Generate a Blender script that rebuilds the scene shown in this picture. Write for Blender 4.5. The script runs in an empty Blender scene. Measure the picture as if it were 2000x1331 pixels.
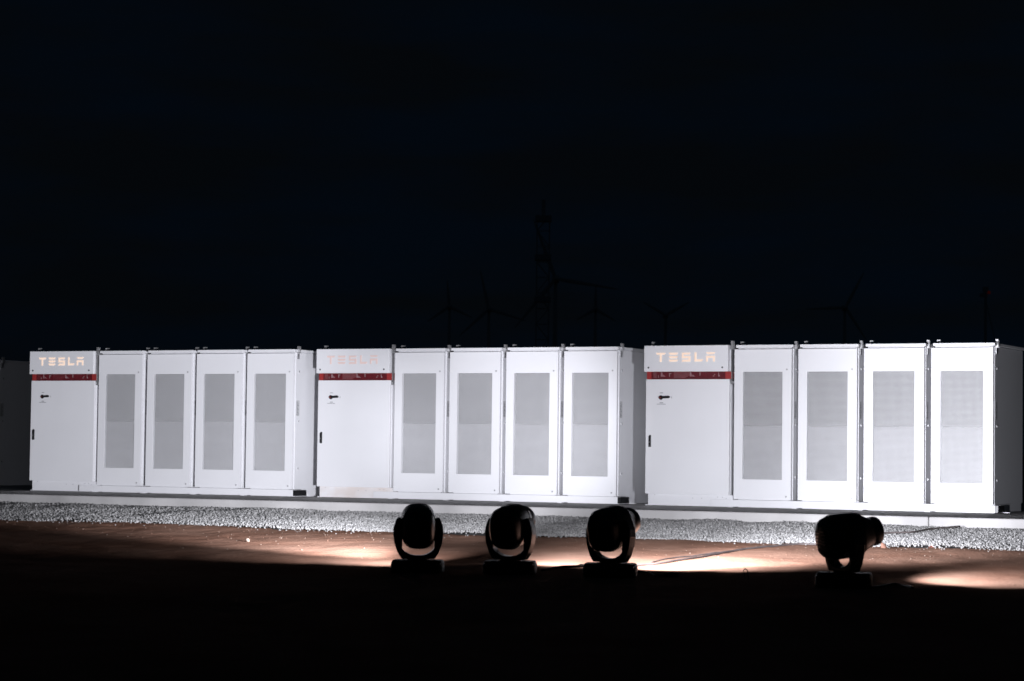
import bpy, bmesh, math, random
import numpy as np
from mathutils import Vector, Matrix

scene = bpy.context.scene
COL = scene.collection
R = math.radians
rng = np.random.default_rng(7)
random.seed(7)

# ------------------------------------------------------------------ camera
cam_data = bpy.data.cameras.new("camera")
cam_data.sensor_width = 36.0
cam_data.lens = 82.0
cam_data.clip_start = 0.1
cam_data.clip_end = 6000
cam_data.dof.use_dof = True
cam_data.dof.focus_distance = 32.0
cam_data.dof.aperture_fstop = 3.2
cam = bpy.data.objects.new("camera", cam_data)
COL.objects.link(cam)
_r = Vector((0.89514221, 0.44561445, 0.01217329))
_u = Vector((0.00951347, -0.04639783, 0.99887774))
_f = Vector((-0.44567916, 0.89402182, 0.045772))
m = Matrix((( _r.x, _u.x, -_f.x, 15.4612), (_r.y, _u.y, -_f.y, -29.5306), (_r.z, _u.z, -_f.z, 0.7720), (0, 0, 0, 1)))
cam.matrix_world = m
scene.camera = cam

# ------------------------------------------------------------------ night sky
world = bpy.data.worlds.new("World")
scene.world = world
world.use_nodes = True
wn = world.node_tree
wn.nodes.clear()
w_out = wn.nodes.new("ShaderNodeOutputWorld")
w_bg = wn.nodes.new("ShaderNodeBackground")
w_co = wn.nodes.new("ShaderNodeTexCoord")
w_map = wn.nodes.new("ShaderNodeMapping")
w_map.inputs["Scale"].default_value = (3.0, 3.0, 16.0)
w_no = wn.nodes.new("ShaderNodeTexNoise")
w_no.inputs["Scale"].default_value = 2.4
w_no.inputs["Detail"].default_value = 7
w_no.inputs["Roughness"].default_value = 0.55
w_ramp = wn.nodes.new("ShaderNodeValToRGB")
cr = w_ramp.color_ramp
cr.elements[0].position = 0.36; cr.elements[0].color = (0.22, 0.60, 1.22, 1)     # clear night blue
cr.elements[1].position = 0.62; cr.elements[1].color = (0.34, 0.52, 0.76, 1)     # dull grey-brown cloud
wn.links.new(w_co.outputs["Generated"], w_map.inputs["Vector"])
wn.links.new(w_map.outputs["Vector"], w_no.inputs["Vector"])
wn.links.new(w_no.outputs["Fac"], w_ramp.inputs["Fac"])
wn.links.new(w_ramp.outputs["Color"], w_bg.inputs["Color"])
w_bg.inputs["Strength"].default_value = 0.0038
wn.links.new(w_bg.outputs["Background"], w_out.inputs["Surface"])

scene.view_settings.view_transform = 'Standard'
scene.view_settings.look = 'None'
scene.view_settings.exposure = 0.0
scene.view_settings.gamma = 1.0
scene.view_settings.use_curve_mapping = False
scene.cycles.use_denoising = True
scene.cycles.max_bounces = 8
scene.cycles.filter_width = 1.6
scene.cycles.use_light_tree = True
scene.cycles.sample_clamp_indirect = 2.5

# ------------------------------------------------------------------ materials
def mat(name, color, rough=0.5, metal=0.0, var=0.08, scale=6.0, bump=0.0, bscale=60.0, spec=0.5, color2=None, emit=None, estr=0.0):
    mt = bpy.data.materials.new(name)
    mt.use_nodes = True
    nt = mt.node_tree
    b = nt.nodes["Principled BSDF"]
    co = nt.nodes.new("ShaderNodeTexCoord")
    no = nt.nodes.new("ShaderNodeTexNoise")
    no.inputs["Scale"].default_value = scale
    no.inputs["Detail"].default_value = 5
    nt.links.new(co.outputs["Object"], no.inputs["Vector"])
    mx = nt.nodes.new("ShaderNodeMix")
    mx.data_type = 'RGBA'
    c2 = color2 if color2 else tuple(c * (1 - var) for c in color)
    mx.inputs[6].default_value = (*color, 1)
    mx.inputs[7].default_value = (*c2, 1)
    rp = nt.nodes.new("ShaderNodeValToRGB")
    rp.color_ramp.elements[0].position = 0.38
    rp.color_ramp.elements[1].position = 0.64
    nt.links.new(no.outputs["Fac"], rp.inputs["Fac"])
    nt.links.new(rp.outputs["Color"], mx.inputs[0])
    nt.links.new(mx.outputs[2], b.inputs["Base Color"])
    b.inputs["Roughness"].default_value = rough
    b.inputs["Metallic"].default_value = metal
    b.inputs["Specular IOR Level"].default_value = spec
    if emit:
        b.inputs["Emission Color"].default_value = (*emit, 1)
        b.inputs["Emission Strength"].default_value = estr
    if bump > 0:
        n2 = nt.nodes.new("ShaderNodeTexNoise")
        n2.inputs["Scale"].default_value = bscale
        n2.inputs["Detail"].default_value = 6
        nt.links.new(co.outputs["Object"], n2.inputs["Vector"])
        bp = nt.nodes.new("ShaderNodeBump")
        bp.inputs["Strength"].default_value = 1.0
        bp.inputs["Distance"].default_value = bump
        nt.links.new(n2.outputs["Fac"], bp.inputs["Height"])
        nt.links.new(bp.outputs["Normal"], b.inputs["Normal"])
    return mt

M_WHITE = mat("white_powder_coat", (0.78, 0.78, 0.80), 0.42, var=0.035, scale=1.7, bump=0.0003, bscale=240)
M_WHITE2 = mat("white_door_paint", (0.80, 0.80, 0.82), 0.38, var=0.03, scale=1.3, bump=0.0002, bscale=200)
M_DUSTY = mat("white_paint_with_dust", (0.78, 0.77, 0.78), 0.5, scale=3.0, color2=(0.70, 0.64, 0.61), bump=0.0003)
M_STEEL = mat("galvanised_steel", (0.55, 0.55, 0.56), 0.35, metal=0.7, var=0.2, scale=30)
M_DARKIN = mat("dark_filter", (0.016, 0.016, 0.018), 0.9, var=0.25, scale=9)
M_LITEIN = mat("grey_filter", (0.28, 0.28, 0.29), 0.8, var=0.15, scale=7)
M_BLACK = mat("black_plastic", (0.012, 0.012, 0.014), 0.35, var=0.3, scale=12)
M_BASE = mat("black_base_shell", (0.010, 0.010, 0.011), 0.6, var=0.3, scale=14, spec=0.3, bump=0.0004, bscale=90)
M_SLITSHADE = mat("slit_shade_grey", (0.10, 0.10, 0.105), 0.6, var=0.3, scale=20)  # dark grey stands for the shade in the slits above the rail
M_HEAD = mat("black_fixture_shell", (0.010, 0.010, 0.011), 0.33, var=0.3, scale=14, bump=0.0004, bscale=90)
M_RED = mat("red_plastic", (0.33, 0.036, 0.036), 0.4, var=0.15, scale=10)
M_REDDARK = mat("dark_red_mesh", (0.17, 0.016, 0.024), 0.45, var=0.25, scale=14)
M_REDBACK = mat("deep_red_lining", (0.06, 0.008, 0.012), 0.6, var=0.3, scale=8)  # darker red of the plate behind the grille
M_PALE = mat("pale_inner_metal", (0.30, 0.20, 0.20), 0.5, var=0.2, scale=20)
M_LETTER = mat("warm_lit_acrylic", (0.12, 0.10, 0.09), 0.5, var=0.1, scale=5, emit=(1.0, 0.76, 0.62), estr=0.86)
M_LETTER_PALE = mat("beam_washed_acrylic", (0.74, 0.58, 0.55), 0.5, var=0.05, scale=5, emit=(1.0, 0.72, 0.62), estr=0.10)  # pale colour and weak glow imitate letters outshone by the stage lights
M_PRINT = mat("grey_print", (0.22, 0.22, 0.24), 0.6)
M_PLATE = mat("rating_plate_foil", (0.60, 0.60, 0.61), 0.5, var=0.25, scale=40)
M_CONC = mat("concrete", (0.40, 0.39, 0.385), 0.85, var=0.22, scale=1.3, bump=0.003, bscale=22)
M_STONE = mat("grey_crushed_stone", (0.37, 0.365, 0.36), 0.9, scale=9.0, color2=(0.25, 0.246, 0.243), bump=0.002, bscale=70)
M_STONEBED = mat("stone_gap_shade", (0.05, 0.048, 0.048), 0.9, var=0.5, scale=20, bump=0.006, bscale=40)  # bed darkened so the gaps between stones look shaded
M_PEBBLE = mat("pale_pebble", (0.34, 0.26, 0.21), 0.9, var=0.4, scale=3)
M_CABLE = mat("grey_cable_rubber", (0.10, 0.082, 0.08), 0.6, var=0.3, scale=8)
M_CABLEB = mat("black_cable_rubber", (0.010, 0.010, 0.010), 0.5)
M_LENS = mat("lit_lens_glass", (0.7, 0.7, 0.7), 0.1, emit=(0.95, 0.96, 1.0), estr=4)
M_TURB = mat("white_turbine_paint", (0.90, 0.87, 0.82), 0.5)
M_MAST = mat("dark_mast_steel", (0.85, 0.85, 0.85), 0.8)
M_BEACON = mat("red_beacon_glass", (0.2, 0.01, 0.01), 0.3, emit=(1.0, 0.04, 0.02), estr=0.012)

for _m in (M_LETTER, M_LETTER_PALE, M_LENS, M_BEACON):
    _m.cycles.emission_sampling = 'NONE'

def dirt_material():
    mt = mat("red_dirt", (0.38, 0.225, 0.165), 0.95, scale=0.9, color2=(0.29, 0.155, 0.108), bump=0.006, bscale=26, spec=0.0)
    return mt
M_DIRT = dirt_material()

# ------------------------------------------------------------------ mesh builder
class MB:
    def __init__(self):
        self.v = []; self.f = []
    def box(self, x0, x1, y0, y1, z0, z1):
        n = len(self.v)
        self.v += [(x0,y0,z0),(x1,y0,z0),(x1,y1,z0),(x0,y1,z0),(x0,y0,z1),(x1,y0,z1),(x1,y1,z1),(x0,y1,z1)]
        self.f += [(n,n+3,n+2,n+1),(n+4,n+5,n+6,n+7),(n,n+1,n+5,n+4),(n+1,n+2,n+6,n+5),(n+2,n+3,n+7,n+6),(n+3,n,n+4,n+7)]
        return self
    def prism(self, pts, y0, y1):
        """polygon pts (x,z), seen from -Y counter-clockwise, extruded from y0 (front) to y1"""
        n = len(self.v); k = len(pts)
        self.v += [(p[0], y0, p[1]) for p in pts] + [(p[0], y1, p[1]) for p in pts]
        self.f.append(tuple(range(n, n+k)))
        self.f.append(tuple(range(n+2*k-1, n+k-1, -1)))
        for i in range(k):
            j = (i+1) % k
            self.f.append((n+i, n+k+i, n+k+j, n+j))
        return self
    def rings(self, rings, cap0=True, cap1=True):
        n = len(self.v); k = len(rings[0])
        for r in rings: self.v += [tuple(p) for p in r]
        for a in range(len(rings)-1):
            for i in range(k):
                j = (i+1) % k
                self.f.append((n+a*k+i, n+a*k+j, n+(a+1)*k+j, n+(a+1)*k+i))
        if cap0: self.f.append(tuple(range(n+k-1, n-1, -1)))
        if cap1: self.f.append(tuple(range(n+(len(rings)-1)*k, n+len(rings)*k)))
        return self
    def tube(self, pts, r, k=8):
        pts = [Vector(p) for p in pts]
        rs = r if isinstance(r, (list, tuple)) else [r]*len(pts)
        rings = []
        for i, p in enumerate(pts):
            a = pts[max(i-1, 0)]; b = pts[min(i+1, len(pts)-1)]
            t = (b-a).normalized()
            s = t.cross(Vector((0,0,1)))
            if s.length < 1e-4: s = Vector((1,0,0))
            s.normalize(); q = s.cross(t)
            rings.append([p + rs[i]*(math.cos(2*math.pi*h/k)*s + math.sin(2*math.pi*h/k)*q) for h in range(k)])
        return self.rings(rings)
    def disc(self, cx, cz, r, y0, y1, k=14):
        return self.prism([(cx + r*math.cos(2*math.pi*i/k), cz + r*math.sin(2*math.pi*i/k)) for i in range(k)], y0, y1)
    def mesh(self, name):
        me = bpy.data.meshes.new(name)
        me.from_pydata([tuple(p) for p in self.v], [], self.f)
        me.update()
        bm = bmesh.new(); bm.from_mesh(me)
        bmesh.ops.recalc_face_normals(bm, faces=bm.faces)
        bm.to_mesh(me); bm.free()
        return me
    def obj(self, name, material, parent=None, bevel=0.0, smooth=False):
        me = self.mesh(name)
        me.materials.append(material)
        o = bpy.data.objects.new(name, me)
        COL.objects.link(o)
        if parent: o.parent = parent
        if smooth:
            for p in me.polygons: p.use_smooth = True
        if bevel > 0:
            bv = o.modifiers.new("bevel", 'BEVEL')
            bv.width = bevel; bv.segments = 2; bv.limit_method = 'ANGLE'; bv.angle_limit = R(40)
            bv.harden_normals = False
        return o

def tag(o, label=None, cat=None, group=None, kind=None):
    if label: o["label"] = label
    if cat: o["category"] = cat
    if group: o["group"] = group
    if kind: o["kind"] = kind
    return o

def empty(name, loc=(0,0,0), rz=0.0):
    o = bpy.data.objects.new(name, None)
    o.empty_display_size = 0.2
    o.location = loc; o.rotation_euler = (0, 0, rz)
    COL.objects.link(o)
    return o

def copy_tree(o, parent=None):
    c = o.copy(); COL.objects.link(c)
    c.parent = parent
    for ch in [x for x in scene.objects if x.parent == o]:
        copy_tree(ch, c)
    return c

# ------------------------------------------------------------------ terrain
PY = [-4000, -40, -14, -9.5, -4.7, -3.4, 8, 30, 5000]
PZ = [-0.9, -0.9, -0.6, -0.5, -0.28, -0.27, -0.30, -0.3, -0.3]
def profile(y): return np.interp(y, PY, PZ)

def vnoise(x, y, s, seed):
    g = np.random.default_rng(seed).random((257, 257))
    u = (x/s) % 256; v = (y/s) % 256
    i = u.astype(int); j = v.astype(int); fu = u-i; fv = v-j
    fu = fu*fu*(3-2*fu); fv = fv*fv*(3-2*fv)
    return ((g[i,j]*(1-fu)+g[i+1,j]*fu)*(1-fv)+(g[i,j+1]*(1-fu)+g[i+1,j+1]*fu)*fv) - 0.5

def relief(x, y):
    return (vnoise(x+200, y+200, 0.9, 1)*0.022 + vnoise(x+200, y+200, 0.33, 2)*0.014
            + vnoise(x+200, y+200, 0.11, 3)*0.008 + vnoise(x+200, y+200, 2.7, 4)*0.04)

def axis(lo, hi, step, far):
    a = list(np.arange(lo, hi+1e-6, step)); s = step; p = lo
    left = []
    while p > -far:
        s *= 1.35; p -= s; left.append(p)
    s = step; p = hi; right = []
    while p < far:
        s *= 1.35; p += s; right.append(p)
    return np.array(left[::-1] + a + right)

gx = axis(-8.5, 12.5, 0.05, 4000)
gy = axis(-11.0, -3.9, 0.05, 4000)
XX, YY = np.meshgrid(gx, gy)
fade = np.clip((60 - np.hypot(XX, YY))/30, 0, 1)
ZZ = profile(YY) + relief(np.clip(XX, -90, 90), np.clip(YY, -90, 90))*fade*np.where(YY > -2.6, 0, 1)
nx, ny = len(gx), len(gy)
verts = np.stack([XX, YY, ZZ], -1).reshape(-1, 3)
ii = (np.arange(ny-1)[:, None]*nx + np.arange(nx-1)[None, :]).reshape(-1)
faces = np.stack([ii, ii+1, ii+nx+1, ii+nx], -1)
def np_mesh(name, verts, faces, material, smooth=False):
    me = bpy.data.meshes.new(name)
    me.vertices.add(len(verts)); me.vertices.foreach_set("co", verts.astype(np.float32).ravel())
    k = faces.shape[1]
    me.loops.add(faces.size); me.loops.foreach_set("vertex_index", faces.astype(np.int32).ravel())
    me.polygons.add(len(faces)); me.polygons.foreach_set("loop_start", np.arange(len(faces), dtype=np.int32)*k)
    me.update(calc_edges=True)
    if smooth: me.polygons.foreach_set("use_smooth", np.ones(len(faces), dtype=bool))
    me.materials.append(material)
    o = bpy.data.objects.new(name, me); COL.objects.link(o)
    return o
tag(np_mesh("dirt_ground", verts, faces, M_DIRT, True), "bare red dirt ground in front of the concrete slab", None, None, "structure")

# concrete slab in two pours with a narrow joint
slab_ends = [-34.0, 7.43, 15.0]
for a, b in zip(slab_ends[:-1], slab_ends[1:]):
    mb = MB(); mb.box(a+0.003, b-0.003, -2.15, 7.0, -0.6, 0.0)
    o = mb.obj("concrete_slab", M_CONC, None, bevel=0.018)
    tag(o, "grey concrete slab carrying the white cabinets", None, None, "structure")

# ------------------------------------------------------------------ gravel strip: crushed stones, too many to count
ICO = bmesh.new(); bmesh.ops.create_icosphere(ICO, subdivisions=1, radius=1.0)
iv = np.array([v.co[:] for v in ICO.verts]); iface = np.array([[v.index for v in f.verts] for f in ICO.faces])
ICO.free()
OV = np.array([(1,0,0),(-1,0,0),(0,1,0),(0,-1,0),(0,0,1),(0,0,-1)], float)
OF = np.array([(0,2,4),(2,1,4),(1,3,4),(3,0,4),(2,0,5),(1,2,5),(3,1,5),(0,3,5)])
def stones(name, cx, cy, cz, rad, material, flat=0.7, iv=iv, iface=iface):
    n = len(cx)
    q = rng.normal(size=(n, 4)); q /= np.linalg.norm(q, axis=1, keepdims=True)
    w, x, y, z = q.T
    Rm = np.stack([1-2*(y*y+z*z), 2*(x*y-z*w), 2*(x*z+y*w), 2*(x*y+z*w), 1-2*(x*x+z*z), 2*(y*z-x*w), 2*(x*z-y*w), 2*(y*z+x*w), 1-2*(x*x+y*y)], -1).reshape(n, 3, 3)
    sc = rng.uniform(flat, 1.25, (n, 1, 3))
    P = iv[None]*sc*(1 + rng.uniform(-0.22, 0.22, (n, len(iv), 1)))
    P = np.einsum('nij,nkj->nki', Rm, P)*rad[:, None, None] + np.stack([cx, cy, cz], -1)[:, None, :]
    F = (iface[None] + (np.arange(n)*len(iv))[:, None, None]).reshape(-1, 3)
    return np_mesh(name, P.reshape(-1, 3), F, material)
def gravel_z(y):
    return np.interp(y, [-4.9, -4.55, -3.9, -2.12], [-0.30, -0.262, -0.20, -0.118])
mb = MB()
n0 = len(mb.v)
for x in np.linspace(-12, 14, 120):
    for y in (-4.50 + 0.05*math.sin(x*2.3), -4.3, -3.9, -2.13):
        mb.v.append((x, y, float(gravel_z(y)) - 0.03 + (0.0 if y > -4.5 else -0.02)))
for i in range(119):
    for j in range(3):
        a = n0+i*4+j; mb.f.append((a, a+4, a+5, a+1))
tag(mb.obj("shaded_gravel_bed", M_STONEBED), "bed under the gravel strip, coloured dark for shade between stones", None, None, "structure")
N = 190000
sx = rng.uniform(-7.4, 10.8, N); sy = -2.16 - 2.42*rng.random(N)**0.97
edge = -4.48 + 0.10*vnoise(sx+300, sx*0+40, 0.5, 9)*2
keep = (sy > edge) | (rng.random(N) < 0.10)
sx, sy = sx[keep], sy[keep]
rad = rng.uniform(0.0065, 0.0130, len(sx))*(1 + 0.5*(rng.random(len(sx)) < 0.06))
sz = gravel_z(sy) + rng.uniform(-0.016, 0.010, len(sx)) + 0.03*vnoise(sx+300, sy+100, 0.55, 11)
tag(stones("gravel", sx, sy, sz, rad*1.15, M_STONE, 0.75, OV, OF), "strip of crushed grey gravel along the slab edge", "gravel", None, "stuff")
# pebbles scattered on the dirt
n = 300
px = rng.uniform(-6, 12, n); py = -4.5 - np.abs(rng.normal(0, 1.3, n))
pr = rng.uniform(0.003, 0.007, n)*(1 + 0.7*(rng.random(n) < 0.06))
pz = profile(py) + relief(px, py) + pr*0.2
tag(stones("pebbles", px, py, pz, pr, M_PEBBLE), "small pale pebbles strewn on the red dirt", "pebbles", None, "stuff")
n = 420
px = rng.uniform(-6, 12, n); py = -4.45 - np.abs(rng.normal(0, 1.7, n)); py = np.where(py < -8.4, -6.0, py)
pr = rng.uniform(0.004, 0.008, n)
tag(stones("dirt_clods", px, py, profile(py) + relief(px, py) - pr*0.3, pr, M_DIRT, 0.6), "small clods of red dirt lying on the ground", "dirt clods", None, "stuff")
# a few gravel stones that strayed onto the dirt
n = 220
px = rng.uniform(-6.5, 11, n); py = -4.48 - np.abs(rng.normal(0, 0.22, n)); pr = rng.uniform(0.005, 0.011, n)
tag(stones("stray_gravel", px, py, profile(py) + relief(px, py) + pr*0.4, pr, M_STONE, 0.7), "grey stones strayed from the gravel onto the dirt", "gravel", None, "stuff")
def one_rock(x, y, r, label, material=M_PEBBLE):
    z = float(profile(y)) + r*0.35
    a = stones("rock", np.array([0.0]), np.array([0.0]), np.array([0.0]), np.array([r]), material, 0.6)
    a.location = (x, y, z)
    tag(a, label, "rock")
one_rock(0.56, -6.48, 0.030, "pale rock with long shadow alone on the dirt at left")
one_rock(7.41, -4.62, 0.055, "whitish rock at the gravel edge right of the sideways stage light")
one_rock(7.66, -4.66, 0.042, "brown rock at the gravel edge, right of the whitish rock", mat("brown_rock", (0.2, 0.1, 0.07), 0.9, var=0.4, scale=30))
one_rock(8.11, -4.32, 0.036, "reddish stone lying in the gravel at far right", mat("red_rock", (0.3, 0.1, 0.07), 0.9, var=0.4, scale=30))

# ------------------------------------------------------------------ battery cabinets
PITCH, FIRST = 0.907, 1.256
DW, DZ0, DZ1 = 0.812, 0.116, 2.128           # door
VX0, VX1, VZ0, VZ1 = 0.124, 0.682, 0.384, 1.825
BODY_W, DEPTH = 0.821, 1.48

def lug_mesh(mb, x, y):
    # lifting eye: flat bar with a folded head that stands above the roof
    mb.box(x, x+0.012, y-0.02, y+0.03, 2.045, 2.236)
    mb.box(x+0.0125, x+0.034, y-0.02, y-0.010, 2.13, 2.235)
    mb.box(x+0.0125, x+0.034, y+0.02, y+0.030, 2.13, 2.235)
    mb.box(x+0.0125, x+0.034, y-0.0095, y+0.0195, 2.215, 2.235)

def make_cabinet():
    root = empty("battery_cabinet")
    b = MB()
    # side walls, back, roof and floor, leaving the front open behind the door
    b.box(0.004, 0.030, 0.058, DEPTH, 0.118, 2.138)
    b.box(BODY_W-0.018, BODY_W, 0.058, DEPTH, 0.118, 2.138)
    b.box(0.031, BODY_W-0.019, DEPTH-0.02, DEPTH-0.002, 0.118, 2.138)
    b.box(0.031, BODY_W-0.019, 0.05, DEPTH-0.021, 0.118, 0.14)
    b.box(0.031, BODY_W-0.019, 0.05, DEPTH-0.021, 2.118, 2.136)
    body = b.obj("body", M_WHITE, root)
    f = MB()
    f.box(0.0305, VX0-0.02, 0.0515, 0.06, 0.141, 2.117); f.box(VX1+0.02, BODY_W-0.0185, 0.0515, 0.06, 0.141, 2.117)
    f.box(VX0-0.02, VX1+0.02, 0.0515, 0.06, 0.141, VZ0-0.02); f.box(VX0-0.02, VX1+0.02, 0.0515, 0.06, VZ1+0.02, 2.117)
    f.obj("front_frame", M_WHITE, body)
    pl = MB(); pl.box(0.03, BODY_W-0.008, 0.10, DEPTH-0.04, 0.004, 0.117)
    pl.obj("plinth", M_WHITE, root)
    d = MB()
    d.box(0.0, VX0, 0.0, 0.05, DZ0, DZ1); d.box(VX1, DW, 0.0, 0.05, DZ0, DZ1)
    d.box(VX0, VX1, 0.0, 0.04, DZ0, VZ0); d.box(VX0, VX1, 0.0, 0.04, VZ1, DZ1)
    door = d.obj("door", M_WHITE2, root)
    g = MB()
    nxh, nzh, bar = 38, 97, 0.0036
    px = (VX1-VX0)/nxh; pz = (VZ1-VZ0)/nzh
    for i in range(1, nxh):
        x = VX0+i*px; g.box(x-bar/2, x+bar/2, 0.0045, 0.0056, VZ0, VZ1)
    for i in range(1, nzh):
        z = VZ0+i*pz; g.box(VX0, VX1, 0.0050, 0.0060, z-bar/2, z+bar/2)
    tag(g.obj("vent_grille", M_WHITE2, door), "square-hole perforated vent panel")
    for z in (1.855, 0.159):
        l = MB(); l.disc(0.745, z, 0.012, -0.004, 0.0, 12); l.box(0.741, 0.749, -0.007, -0.0042, z-0.010, z+0.010)
        l.obj("door_lock", M_STEEL, door)
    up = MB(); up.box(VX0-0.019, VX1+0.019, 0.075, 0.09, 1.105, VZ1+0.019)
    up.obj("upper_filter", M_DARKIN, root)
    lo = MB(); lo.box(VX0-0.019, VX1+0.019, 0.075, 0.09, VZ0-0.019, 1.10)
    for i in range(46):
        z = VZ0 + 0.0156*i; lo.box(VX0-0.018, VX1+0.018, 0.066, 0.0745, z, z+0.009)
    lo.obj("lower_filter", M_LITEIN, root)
    li = MB(); li.box(0.030, BODY_W+0.020, -0.030, DEPTH+0.005, 2.150, 2.187); li.box(0.045, BODY_W-0.015, 0.02, DEPTH, 2.1385, 2.1495)
    li.obj("lid", M_WHITE, root, bevel=0.004)
    for x in (BODY_W+0.002, ):
        lm = MB(); lug_mesh(lm, x, 0.10); lm.obj("lifting_lug", M_STEEL, root)
    lm = MB(); lm.box(0.05, 0.062, 0.09, 0.14, 2.188, 2.236); lm.box(0.0625, 0.095, 0.09, 0.14, 2.222, 2.236); lm.obj("lifting_lug", M_STEEL, root)
    rp = MB(); rp.box(BODY_W+0.0004, BODY_W+0.003, 0.075, 0.165, 1.20, 1.43)
    rpo = rp.obj("rating_plate", M_PLATE, root)
    tp = MB()
    for i in range(9):
        tp.box(BODY_W+0.0034, BODY_W+0.0042, 0.085, 0.155 - 0.02*(i % 3), 1.225+0.021*i, 1.233+0.021*i)
    tp.obj("print_line", M_PRINT, rpo)
    for z in (0.42, 1.12, 1.86):
        bl = MB(); bl.box(BODY_W+0.0004, BODY_W+0.012, 0.135, 0.150, z-0.014, z+0.014)
        bl.obj("side_bolt", M_STEEL, root)
    return root

UNITS = [(-7.651, -0.027), (-2.454, 0.079), (2.868, -0.053)]
UNIT_WORD = ["left", "middle", "right"]
SLOT = ["right beside the {} inverter", "second after the {} inverter", "third after the {} inverter", "at the right end of the {} group"]
cab0 = make_cabinet()
first = True
for k, (ux, uy) in enumerate(UNITS):
    for s in range(4):
        c = cab0 if first else copy_tree(cab0)
        first = False
        c.location = (ux+FIRST+PITCH*s, uy, 0.0)
        tag(c, "white battery cabinet with perforated door, " + SLOT[s].format(UNIT_WORD[k]), "battery cabinet", "white battery cabinets in a row on the slab")
c = copy_tree(cab0)
c.location = (-10.6-BODY_W, 2.75, 0.0)
tag(c, "unlit cabinet in the dark at the left edge, set back behind the row", "battery cabinet", "white battery cabinets in a row on the slab")

# ------------------------------------------------------------------ inverter cabinets with the lit sign
def letters():
    def U(u, v): return (0.127 + (u-275)*(0.869/1100), 2.090 - (v-283)*(0.125/167))
    T = [[(275,285),(455,285),(447,305),(430,321),(383,321),(383,450),(345,450),(345,321),(300,321),(283,305)]]
    E = [[(515,a),(685,a),(678,a+22),(660,a+39),(540,a+39),(522,a+22)] for a in (284,347,410)]
    S = [[(757,285),(918,285),(903,320),(793,320),(793,347),(918,347),(918,450),(752,450),(772,412),(880,412),(880,386),(757,386)]]
    L = [[(992,281),(1030,281),(1030,408),(1150,408),(1142,430),(1122,448),(992,448)]]
    A = [[(1203,281),(1374,281),(1364,300),(1345,315),(1235,315),(1215,300)], [(1205,346),(1368,346),(1368,450),(1332,450),(1332,384),(1240,384),(1240,450),(1205,450)]]
    return [[[U(*p) for p in reversed(poly)] for poly in L_] for L_ in (T, E, S, L, A)]

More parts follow.
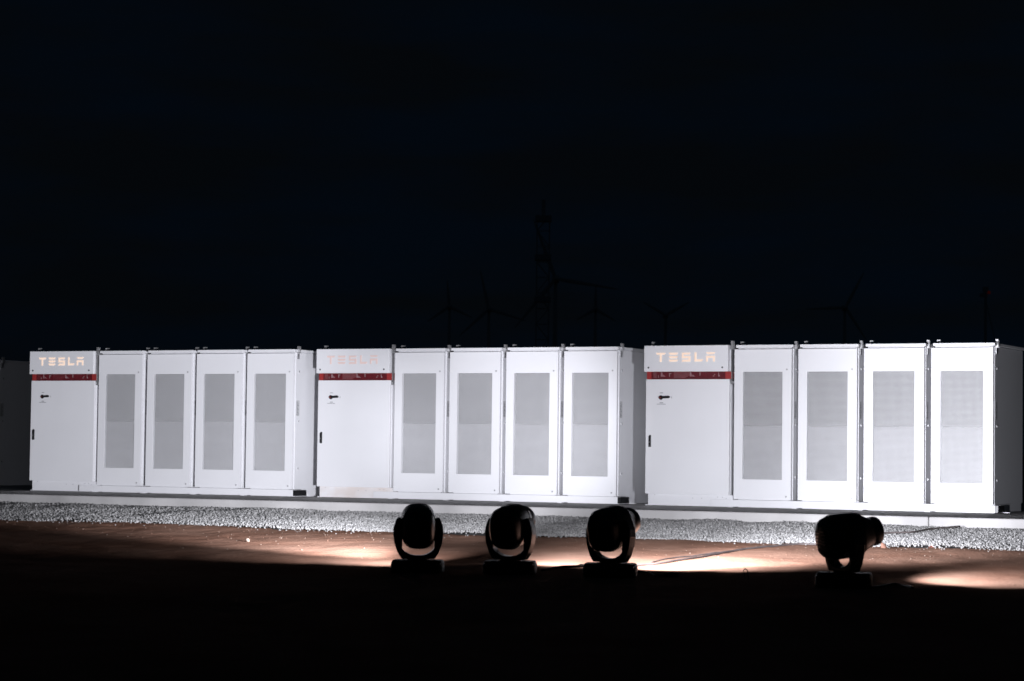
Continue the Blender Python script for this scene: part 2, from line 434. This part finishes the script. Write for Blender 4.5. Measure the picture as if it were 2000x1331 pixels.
def make_inverter():
    root = empty("inverter_cabinet")
    W = 1.20
    b = MB()
    b.box(0.02, W-0.02, 0.09, 1.25, 0.165, 2.13)
    b.box(0.0, W, 0.03, 0.089, 0.165, 1.724); b.box(0.0, W, 0.03, 0.089, 1.835, 2.13)
    body = b.obj("body", M_WHITE, root)
    h = MB(); h.box(-0.049, 1.180, -0.045, 0.028, 1.832, 2.187); h.box(-0.049, 1.180, 0.0285, 1.26, 2.135, 2.187)
    head = h.obj("header_panel", M_WHITE2, root, bevel=0.003)
    for Lp in letters():
        m_ = MB()
        for poly in Lp: m_.prism(poly, -0.0485, -0.0456)
        m_.obj("letter", M_LETTER, head)
    for x in (0.016, 1.098):
        q = MB(); q.disc(x, 1.886, 0.0125, -0.050, -0.0453, 12); q.obj("bolt", M_BLACK, head)
    # recessed red band
    r = MB(); r.box(-0.020, 1.245, 0.065, 0.088, 1.728, 1.831)
    band = r.obj("red_vent_band", M_REDBACK, root)
    for x0, x1 in ((-0.020, 0.045), (1.130, 1.212)):
        e = MB(); e.box(x0, x1, -0.012, 0.064, 1.730, 1.830); e.obj("end_block", M_RED, band)
    g = MB()
    for i in range(78):
        x = 0.052 + i*0.0138; g.box(x, x+0.0052, 0.002, 0.005, 1.730, 1.830)
    for i in range(8):
        z = 1.731 + i*0.0138; g.box(0.0455, 1.1295, 0.0025, 0.0055, z, z+0.0050)
    g.obj("red_grille", M_REDDARK, band)
    for poly in ([(0.365,1.742),(0.530,1.742),(0.530,1.829),(0.365,1.829)], [(0.535,1.75),(0.60,1.78),(0.60,1.829),(0.535,1.829)],
                 [(0.060,1.742),(0.112,1.742),(0.112,1.825),(0.060,1.825)]):
        q = MB(); q.prism(poly, 0.012, 0.018); q.obj("inner_baffle", M_PALE, band)
    for x, w_ in ((0.180, 0.070), (0.605, 0.080), (1.018, 0.032)):
        q = MB(); q.prism([(x, 1.766), (x+w_, 1.766), (x+0.30*w_, 1.800), (x+0.22*w_, 1.829), (x, 1.829)], 0.0060, 0.0080); q.obj("inner_baffle", M_PLATE, band)
    q = MB()
    for x, z, w_, h_ in ((0.303,1.765,.012,.05),(0.318,1.80,.018,.012),(0.750,1.775,.013,.05),(0.945,1.765,.02,.014),(0.962,1.785,.016,.012),(0.140,1.75,.010,.035)):
        q.box(x, x+w_, -0.001, 0.0015, z, z+h_)
    q.obj("inner_terminal", M_PALE, band)
    d = MB(); d.box(-0.029, 1.193, -0.018, 0.028, 0.163, 1.727)
    door = d.obj("door", M_WHITE2, root, bevel=0.003)
    # isolator switch with its horizontal lever
    s = MB(); s.disc(0.195, 1.478, 0.030, -0.030, -0.0185, 20)
    sw = s.obj("rotary_switch", M_BLACK, door)
    hz = MB()
    hz.prism([(0.205,1.464),(0.315,1.468),(0.330,1.474),(0.336,1.484),(0.330,1.496),(0.315,1.501),(0.205,1.494)], -0.052, -0.031)
    hz.obj("switch_lever", M_BLACK, sw, bevel=0.005)
    hr = MB(); hr.box(0.176, 0.206, -0.0318, -0.0302, 1.470, 1.485); hr.obj("red_mark", M_RED, sw)
    for x0 in (0.150, 0.342):
        hp = MB(); hp.box(x0, x0+0.014, -0.0195, -0.0183, 1.466, 1.492); hp.obj("position_mark", M_PLATE, sw)
    t = MB()
    xs = 0.178
    for w_ in (0.006, 0.005, 0.007, 0.006, 0.005, 0.006):
        t.box(xs, xs+w_, -0.0192, -0.0182, 1.538, 1.547); xs += w_+0.0022
    t.obj("printed_caption", M_PRINT, door)
    t = MB(); xs = 0.176
    for w_ in (0.007, 0.006, 0.008, 0.007, 0.006, 0.007):
        t.box(xs, xs+w_, -0.0192, -0.0182, 1.401, 1.411); xs += w_+0.0018
    xs = 0.134
    for w_ in (0.007, 0.005, 0.006, 0.006, 0.005, 0.007, 0.004, 0.006, 0.006, 0.005, 0.006, 0.007, 0.005, 0.006, 0.006):
        t.box(xs, xs+w_, -0.0192, -0.0182, 1.383, 1.392); xs += w_+0.0030
    t.obj("printed_caption", M_PRINT, door)
    hd = MB(); hd.prism([(0.020,0.800),(0.056,0.800),(0.056,0.965),(0.034,0.965),(0.020,0.945)], -0.036, -0.0183)
    lat = hd.obj("door_latch", M_BLACK, door, bevel=0.004)
    kk = MB(); kk.disc(0.033, 0.868, 0.007, -0.040, -0.0362, 10); kk.obj("key_barrel", M_STEEL, lat)
    p = MB(); p.box(0.0, 1.235, 0.02, 1.22, 0.006, 0.1625)
    base = p.obj("plinth", M_WHITE, root, bevel=0.003)
    q = MB()
    for x, z in ((0.10,.148),(0.66,.115),(0.79,.115),(1.02,.135),(1.09,.135),(1.145,.118)):
        q.disc(x, z, 0.006, 0.016, 0.0195, 8)
    q.obj("plinth_bolts", M_STEEL, base)
    f = MB(); f.box(-0.055, -0.001, 0.05, 0.11, 0.003, 0.016); f.obj("anchor_foot", M_WHITE, base)
    l = MB(); l.box(-0.005, 0.007, 0.10, 0.15, 2.188, 2.246); l.box(0.0075, 0.035, 0.10, 0.11, 2.188, 2.246); l.box(0.0075, 0.035, 0.1105, 0.15, 2.234, 2.246)
    l.obj("lifting_lug", M_STEEL, root)
    l = MB(); l.box(1.204, 1.216, -0.005, 0.045, 1.660, 2.245); l.box(1.2165, 1.240, -0.005, 0.006, 2.13, 2.245); l.box(1.2165, 1.240, 0.034, 0.045, 2.13, 2.245); l.box(1.2165, 1.240, 0.0065, 0.0335, 2.23, 2.245)
    l.box(1.2165, 1.250, 0.0, 0.03, 1.67, 1.70)
    l.obj("lifting_bar", M_STEEL, root)
    return root
inv0 = make_inverter()
INV_LABEL = ["white inverter cabinet with glowing sign at the left end of the row",
             "white inverter cabinet with washed-out pale sign in the middle of the row",
             "white inverter cabinet with glowing sign between the middle and right groups"]
for k, (ux, uy) in enumerate(UNITS):
    c = inv0 if k == 0 else copy_tree(inv0)
    c.location = (ux, uy, 0.0)
    if k == 1:                                  # its letters are coloured as if washed out by the beams, its plinth is dusty
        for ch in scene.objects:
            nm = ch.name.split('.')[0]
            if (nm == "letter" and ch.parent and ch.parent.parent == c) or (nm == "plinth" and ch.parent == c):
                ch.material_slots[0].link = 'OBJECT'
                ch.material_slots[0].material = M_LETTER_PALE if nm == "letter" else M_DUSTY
    tag(c, INV_LABEL[k], "inverter cabinet", "white inverter cabinets with signs and red bands")

# skid rails
def make_skid():
    root = empty("skid_rail")
    X0, X1 = 0.935, FIRST+3*PITCH+0.845
    b = MB(); b.box(X0, X1, -0.020, 0.018, 0.014, 0.106); b.box(X0, X1, 0.0185, 0.09, 0.096, 0.106)
    b.obj("rail", M_WHITE, root, bevel=0.002)
    for s in range(5):
        x = FIRST+PITCH*s - 0.072
        f = MB(); f.box(x, x+0.030, -0.024, 0.06, -0.003+0.006, 0.0135); f.box(x+0.036, x+0.066, -0.024, 0.06, 0.003, 0.0135)
        if s < 4: f.obj("foot", M_WHITE, root)
    for s in range(1, 5):
        x = FIRST+PITCH*s
        j = MB(); j.box(x-0.115, x+0.015, -0.026, 0.10, 0.1065, 0.110); j.obj("slit_shade_strip", M_SLITSHADE, root)  # dark strips painted in for the shaded slits at the gaps
    e = MB(); e.box(X1+0.0005, X1+0.040, -0.012, 0.30, 0.014, 0.100); e.obj("end_cap", M_BLACK, root)
    a = MB(); a.box(X1+0.01, X1+0.022, 0.36, 0.44, 0.004, 0.07); a.box(X1+0.0225, X1+0.09, 0.36, 0.44, 0.004, 0.012); a.obj("anchor_bracket", M_WHITE, root)
    return root
sk0 = make_skid()
for k, (ux, uy) in enumerate(UNITS):
    c = sk0 if k == 0 else copy_tree(sk0)
    c.location = (ux, uy, 0.0)
    tag(c, "white steel skid rail under the cabinets of the %s group" % UNIT_WORD[k], "skid rail", "white skid rails under the cabinets")

# ------------------------------------------------------------------ moving-head stage lights
def superring(y, hw, hh, n=28, e=2.5, zc=0.0):
    out = []
    for i in range(n):
        t = 2*math.pi*i/n; c, s = math.cos(t), math.sin(t)
        out.append((hw*math.copysign(abs(c)**(2/e), c), y, zc + hh*math.copysign(abs(s)**(2/e), s)))
    return out

def make_mover():
    root = empty("stage_light")
    b = MB()
    secs = [(0.0, 0.250, 0.185), (0.03, 0.260, 0.195), (0.105, 0.260, 0.195), (0.136, 0.246, 0.182), (0.1395, 0.235, 0.172)]
    rings = []
    for z, hw, hd in secs:
        rings.append([(p[0], p[2], z) for p in superring(0, hw, hd, 32, 5.5)])
    b.rings(rings)
    base = b.obj("base", M_BASE, root, smooth=False, bevel=0.003)
    for s in (-1, 1):
        h = MB(); h.tube([(s*0.235, -0.196, 0.112), (s*0.232, -0.212, 0.108), (s*0.215, -0.216, 0.100), (s*0.150, -0.216, 0.100), (s*0.133, -0.212, 0.108), (s*0.130, -0.196, 0.112)], 0.008, 8)
        h.obj("carry_handle", M_BLACK, base, smooth=True)
    d = MB(); d.box(-0.09, 0.03, -0.203, -0.196, 0.045, 0.095); d.obj("control_panel", M_BLACK, base)
    pan = empty("yoke_pivot"); pan.parent = root
    # joined U-shaped yoke
    outer = [(-0.165,0.150),(-0.205,0.215),(-0.238,0.310),(-0.250,0.400),(-0.243,0.470),(-0.222,0.530),(-0.205,0.560),(-0.178,0.560)]
    inner = [(-0.160,0.540),(-0.157,0.250),(-0.130,0.222),(-0.080,0.196),(-0.030,0.186)]
    half = outer + inner
    poly = half + [(-x, z) for x, z in reversed(half)]
    y = MB(); y.prism(poly, -0.062, 0.062)
    yo = y.obj("yoke", M_HEAD, root, bevel=0.012)
    n = MB(); n.rings([[(0.11*math.cos(2*math.pi*i/24), 0.11*math.sin(2*math.pi*i/24), z) for i in range(24)] for z in (0.140, 0.1495)])
    n.obj("pan_bearing", M_BLACK, yo)
    hb = MB()
    sec = [(-0.262,0.030,0.040),(-0.256,0.085,0.105),(-0.238,0.120,0.150),(-0.205,0.142,0.180),(-0.150,0.160,0.198),(-0.060,0.168,0.207),(0.060,0.168,0.205),(0.140,0.160,0.188),(0.180,0.148,0.165),(0.225,0.138,0.145),(0.262,0.130,0.132)]
    hb.rings([superring(a, w, h_, 36, 2.75) for a, w, h_ in sec])
    head = hb.obj("head", M_HEAD, root, smooth=True)
    head.location = (0, 0, 0.475)
    sm = MB()
    prof = [(0.240,0.112),(0.246,0.128),(0.262,0.133),(0.345,0.134),(0.358,0.130),(0.358,0.112),(0.330,0.110)]
    sm.rings([[(r*math.cos(2*math.pi*i/32), a, r*math.sin(2*math.pi*i/32)) for i in range(32)] for a, r in prof], True, False)
    sm.obj("lens_tube", M_HEAD, head, smooth=True)
    ln = MB(); ln.disc(0, 0, 0.108, 0.318, 0.328, 28); ln.obj("lens", M_LENS, head)
    rb = MB()
    for i in range(5):
        z = -0.06 + 0.03*i
        rb.box(-0.07, 0.07, -0.268, -0.2615, z, z+0.012)
    rb.obj("cooling_slots", M_BLACK, head)
    sr = MB(); sr.rings([superring(a, w, h_, 36, 2.75) for a, w, h_ in ((-0.122, 0.1655, 0.2025), (-0.120, 0.1695, 0.2065), (-0.108, 0.1705, 0.2075), (-0.106, 0.1665, 0.2035))])
    sr.obj("shell_seam", M_BLACK, head)
    sr = MB(); sr.rings([superring(a, w, h_, 36, 2.75) for a, w, h_ in ((0.120, 0.1635, 0.195), (0.122, 0.1680, 0.199), (0.136, 0.1660, 0.196), (0.138, 0.1610, 0.191))])
    sr.obj("shell_seam", M_BLACK, head)
    for x0 in (-0.16, 0.13):
        so = MB(); so.box(x0, x0+0.035, -0.206, -0.196, 0.05, 0.085); so.obj("power_socket", M_BLACK, base)
    for s in (-1, 1):
        q = MB(); q.rings([[(s*a, 0.055*math.cos(2*math.pi*i/20), 0.055*math.sin(2*math.pi*i/20)) for i in range(20)] for a in (0.150, 0.1580)])
        q.obj("tilt_hub", M_BLACK, head)
    bpy.data.objects.remove(pan)
    return root

COOL = (0.91, 0.92, 1.0)
def spot(parent, power, half, blend, yaw=0.0, pitch=0.0, color=COOL, y=0.42, r=0.06):
    ld = bpy.data.lights.new("lamp_beam", 'SPOT')
    ld.energy = power; ld.spot_size = R(2*half); ld.spot_blend = blend
    ld.color = color; ld.shadow_soft_size = r
    o = bpy.data.objects.new("lamp_beam", ld)
    COL.objects.link(o); o.parent = parent
    o.location = (0, y, 0)
    o.rotation_euler = (R(90+pitch), 0, R(-yaw))
    return o

mover0 = make_mover()
# x, y, z, heading from +Y towards +X, tilt, heading of the base, label
MOV = [(4.315, -9.20, -0.49, -31, 12, -24, "black moving-head stage light seen from behind, leftmost on the dirt"),
       (5.25, -9.03, -0.475, -5, 11, -22, "black moving-head stage light turned slightly right, between its two nearest neighbours"),
       (6.275, -8.92, -0.47, 7, 11, -20, "black moving-head stage light with its lens tube showing, nearest the cable plug"),
       (8.632, -8.95, -0.475, 36, 7, -16, "black moving-head stage light seen in profile, alone at the right"),
       (-5.60, -9.10, -0.49, -38, 12, -24, "added unseen moving-head stage light far left, fill for the set-back cabinet")]  # added lamp out of view, brightens the set-back cabinet
BEAMS = [  # per lamp: (power, half angle, blend, yaw from the head's axis, pitch from the head's axis)
    [(7000, 23, 1.0, -17, -9), (3700, 14, 1.0, 10, -6), (480, 46, 1.0, -18, -16)],
    [(140, 32, 0.7, 8, -8), (560, 50, 1.0, 16, -20)],
    [(1450, 32, 0.7, 12, -11), (950, 56, 1.0, 4, -18)],
    [(2250, 52, 0.5, -50, 33), (420, 46, 1.0, 8, -14)],
    [(340, 45, 1.0, 0, 0)],  # fill beam of the added lamp
]
def parts_of(o): return [x for x in scene.objects if x.parent == o]
trees = [mover0] + [copy_tree(mover0) for _ in MOV[1:]]
for root, (x, y, z, hd, tilt, bh, lab), beams in zip(trees, MOV, BEAMS):
    root.location = (x, y, z); root.rotation_euler = (0, 0, R(-bh))
    tag(root, lab, "stage light", "moving-head stage lights on the dirt")
    for ch in parts_of(root):
        nm = ch.name.split('.')[0]
        if nm == "yoke": ch.rotation_euler = (0, 0, R(-(hd-bh)))
        if nm == "head":
            ch.rotation_euler = (R(tilt), 0, R(-(hd-bh)))
            for p_, ha, bl, yw, pt in beams: spot(ch, p_, ha, bl, yw, pt)

# ------------------------------------------------------------------ cables and small things on the dirt
def gz(x, y): return float(max(profile(y), gravel_z(y) + 0.012 if y > -4.5 else -9))
def cable(name, pts, r, material, label, cat, lift=0.0):
    P = []
    pts = [(p[0], p[1]) for p in pts]
    ext = [pts[0]] + pts + [pts[-1]]
    for i in range(1, len(ext)-2):
        for t in np.linspace(0, 1, 9, endpoint=(i == len(ext)-3)):
            p0, p1, p2, p3 = [np.array(q) for q in ext[i-1:i+3]]
            q = 0.5*((2*p1) + (-p0+p2)*t + (2*p0-5*p1+4*p2-p3)*t*t + (-p0+3*p1-3*p2+p3)*t**3)
            P.append((q[0], q[1], gz(q[0], q[1]) + float(relief(np.array([q[0]]), np.array([q[1]]))[0])*(q[1] < -4.5) + r + lift))
    mb = MB(); mb.tube(P, r, 7)
    return tag(mb.obj(name, material, None, smooth=True), label, cat)
cable("power_cable", [(6.1,-8.6),(6.02,-8.1),(6.09,-7.78),(6.21,-7.53),(6.28,-7.02),(6.38,-5.96),(6.54,-5.28),(6.69,-4.75),(6.90,-4.59),(7.12,-4.19),(7.29,-3.56),(7.57,-3.25),(7.63,-2.78),(7.84,-2.25)], 0.011, M_CABLE,
      "long grey cable running over the dirt to the slab edge", "cable")
cable("power_cable", [(6.05,-7.38),(6.07,-6.91),(6.21,-6.41),(6.34,-5.95),(6.40,-5.80)], 0.007, M_CABLE,
      "thin grey cable lying beside the long cable", "cable")
cable("plug_lead", [(6.36,-8.62),(6.42,-8.46),(6.52,-8.52),(6.64,-8.66),(6.74,-8.70)], 0.009, M_CABLEB,
      "short black lead from the third stage light to a plug", "cable")
mb = MB(); mb.rings([[(0.02*a*math.cos(2*math.pi*i/14)*1.4, yy, 0.02*a*math.sin(2*math.pi*i/14)*1.4+0.028) for i in range(14)] for yy, a in ((0,0.6),(0.03,0.9),(0.05,1.0),(0.12,1.0),(0.121,0.85),(0.14,0.85))])
pg = mb.obj("cable_plug", M_CABLEB, None, smooth=True); pg.location = (6.74, -8.70, float(profile(-8.7))); pg.rotation_euler = (0, 0, R(-62))
tag(pg, "black cable plug on the dirt right of the third stage light", "plug")
cable("power_lead", [(5.45,-8.72),(5.50,-8.40),(5.62,-8.22),(5.55,-8.02),(5.75,-8.00),(5.86,-8.25),(6.02,-8.5)], 0.013, M_CABLEB,
      "black leads heaped between the second and third stage lights", "cable")
cable("power_lead", [(8.92,-9.05),(8.98,-8.75),(9.02,-8.62),(9.12,-8.72),(9.28,-8.95)], 0.012, M_CABLEB,
      "black lead curling off the right side of the rightmost stage light", "cable")
# upright wire loop
mb = MB(); L0 = Vector((7.60, -8.72, float(profile(-8.72))))
mb.tube([L0+Vector(p) for p in ((-0.02,0.0,0.0),(-0.025,0.0,0.06),(-0.035,0,0.10),(-0.02,0.0,0.118),(0.005,0,0.10),(0.012,0.0,0.05),(0.02,0,0.0))], 0.005, 6)
tag(mb.obj("wire_loop", M_CABLEB, None, smooth=True), "small dark wire loop standing up from the dirt", "wire")

# ------------------------------------------------------------------ far things against the night sky
def mast():
    root = empty("lattice_mast", (-49.5, 105.1, -0.3), R(26.5))
    H = 16.6; w = 0.40
    for sx_ in (-1, 1):
        for sy_ in (-1, 1):
            l = MB(); l.box(sx_*w-0.035, sx_*w+0.035, sy_*w-0.035, sy_*w+0.035, 0, H-0.6); l.obj("leg", M_MAST, root)
    br = MB()
    for i in range(16):
        z = i*1.0; s = 1 if i % 2 else -1
        for q in (-w, w):
            br.tube([(-w*s, q, z), (w*s, q, z+1.0)], 0.02, 5); br.tube([(q, -w*s, z), (q, w*s, z+1.0)], 0.02, 5)
            br.tube([(-w, q, z), (w, q, z)], 0.018, 5)
    br.obj("bracing", M_MAST, root)
    for z in (10.4, 13.1, 15.6):
        c_ = MB(); c_.box(-0.52, 0.52, -0.52, 0.52, z, z+0.35); c_.obj("collar", M_MAST, root)
    t = MB(); t.tube([(0, 0, H-0.6), (0, 0, H+0.4)], 0.12, 8); t.obj("top_spike", M_MAST, root)
    tag(root, "dark lattice mast rising behind the middle group of cabinets", "mast")
mast()
def turbine(hub, D_h, phase, blade, label, tower_r=1.15):
    x, y, z = hub
    root = empty("wind_turbine", (x, y, -0.3), R(25))
    H = z+0.3
    t = MB(); t.tube([(0, 0, 0), (0, 0, H*0.5), (0, 0, H-1)], [tower_r*1.25, tower_r, tower_r*0.7], 12); t.obj("tower", M_TURB, root, smooth=True)
    n_ = MB(); n_.box(-1.6, 1.6, -3.0, 5.5, H-1.5, H+1.6); n_.obj("nacelle", M_TURB, root, bevel=0.5)
    h = MB(); h.rings([[(r*math.cos(2*math.pi*i/14), yy, H + r*math.sin(2*math.pi*i/14)) for i in range(14)] for yy, r in ((-5.2,0.3),(-4.6,1.0),(-3.05,1.6))]); hub_o = h.obj("hub", M_TURB, root, smooth=True)
    for k in range(3):
        a = R(phase+120*k); ca, sa = math.cos(a), math.sin(a)
        b = MB(); rings = []
        for q, c_ in ((0.03,0.6),(0.12,0.9),(0.25,1.0),(0.6,0.7),(0.9,0.4),(1.0,0.15)):
            cx, cz = q*blade*ca, H+q*blade*sa
            rings.append([(cx - sa*c_*u, -3.9 + v*c_*0.25, cz + ca*c_*u) for u, v in ((-1,0),(0,-1),(1,0),(0,1))])
        b.rings(rings); b.obj("blade", M_TURB, root)
    tag(root, label, "wind turbine", "wind turbines far off in the dark")
turbine((-456.1, 961.7, 80.2), 0, -9, 30, "wind turbine whose tower stands just right of the lattice mast")
turbine((-620.7, 1215.1, 83.3), 0, -17, 24, "wind turbine left of the lattice mast, blades like a Y")
turbine((-564.5, 1354.8, 86.6), 0, 30, 17, "wind turbine above the right inverter cabinet")
turbine((-429.5, 1310.2, 86.8), 0, 63, 24, "wind turbine above the second cabinet of the right group")
turbine((-688.8, 1292.6, 90.5), 0, 95, 17, "wind turbine above the second cabinet of the middle group")
turbine((-604.8, 1334.5, 90.0), 0, 90, 15, "wind turbine above the last cabinet of the middle group")
rt = empty("beacon_pole", (-24.1, 118.0, -0.3))
q = MB(); q.tube([(0,0,0),(0,0,11.4)], 0.09, 8); q.obj("pole", M_MAST, rt)
q = MB(); q.box(-0.35, 0.1, -0.1, 0.1, 11.1, 11.35); q.box(-0.16, 0.16, -0.12, 0.12, 11.4, 11.75); q.obj("bracket", M_MAST, rt)
q = MB(); q.box(0.165, 0.30, -0.08, 0.08, 11.30, 11.48); q.obj("beacon", M_BEACON, rt)
q = MB(); q.tube([(0.05,0,10.8),(2.4,0.4,0.0)], 0.03, 5); q.obj("guy_wire", M_MAST, rt)
tag(rt, "dark pole with a dim red beacon behind the rightmost cabinet", "pole")
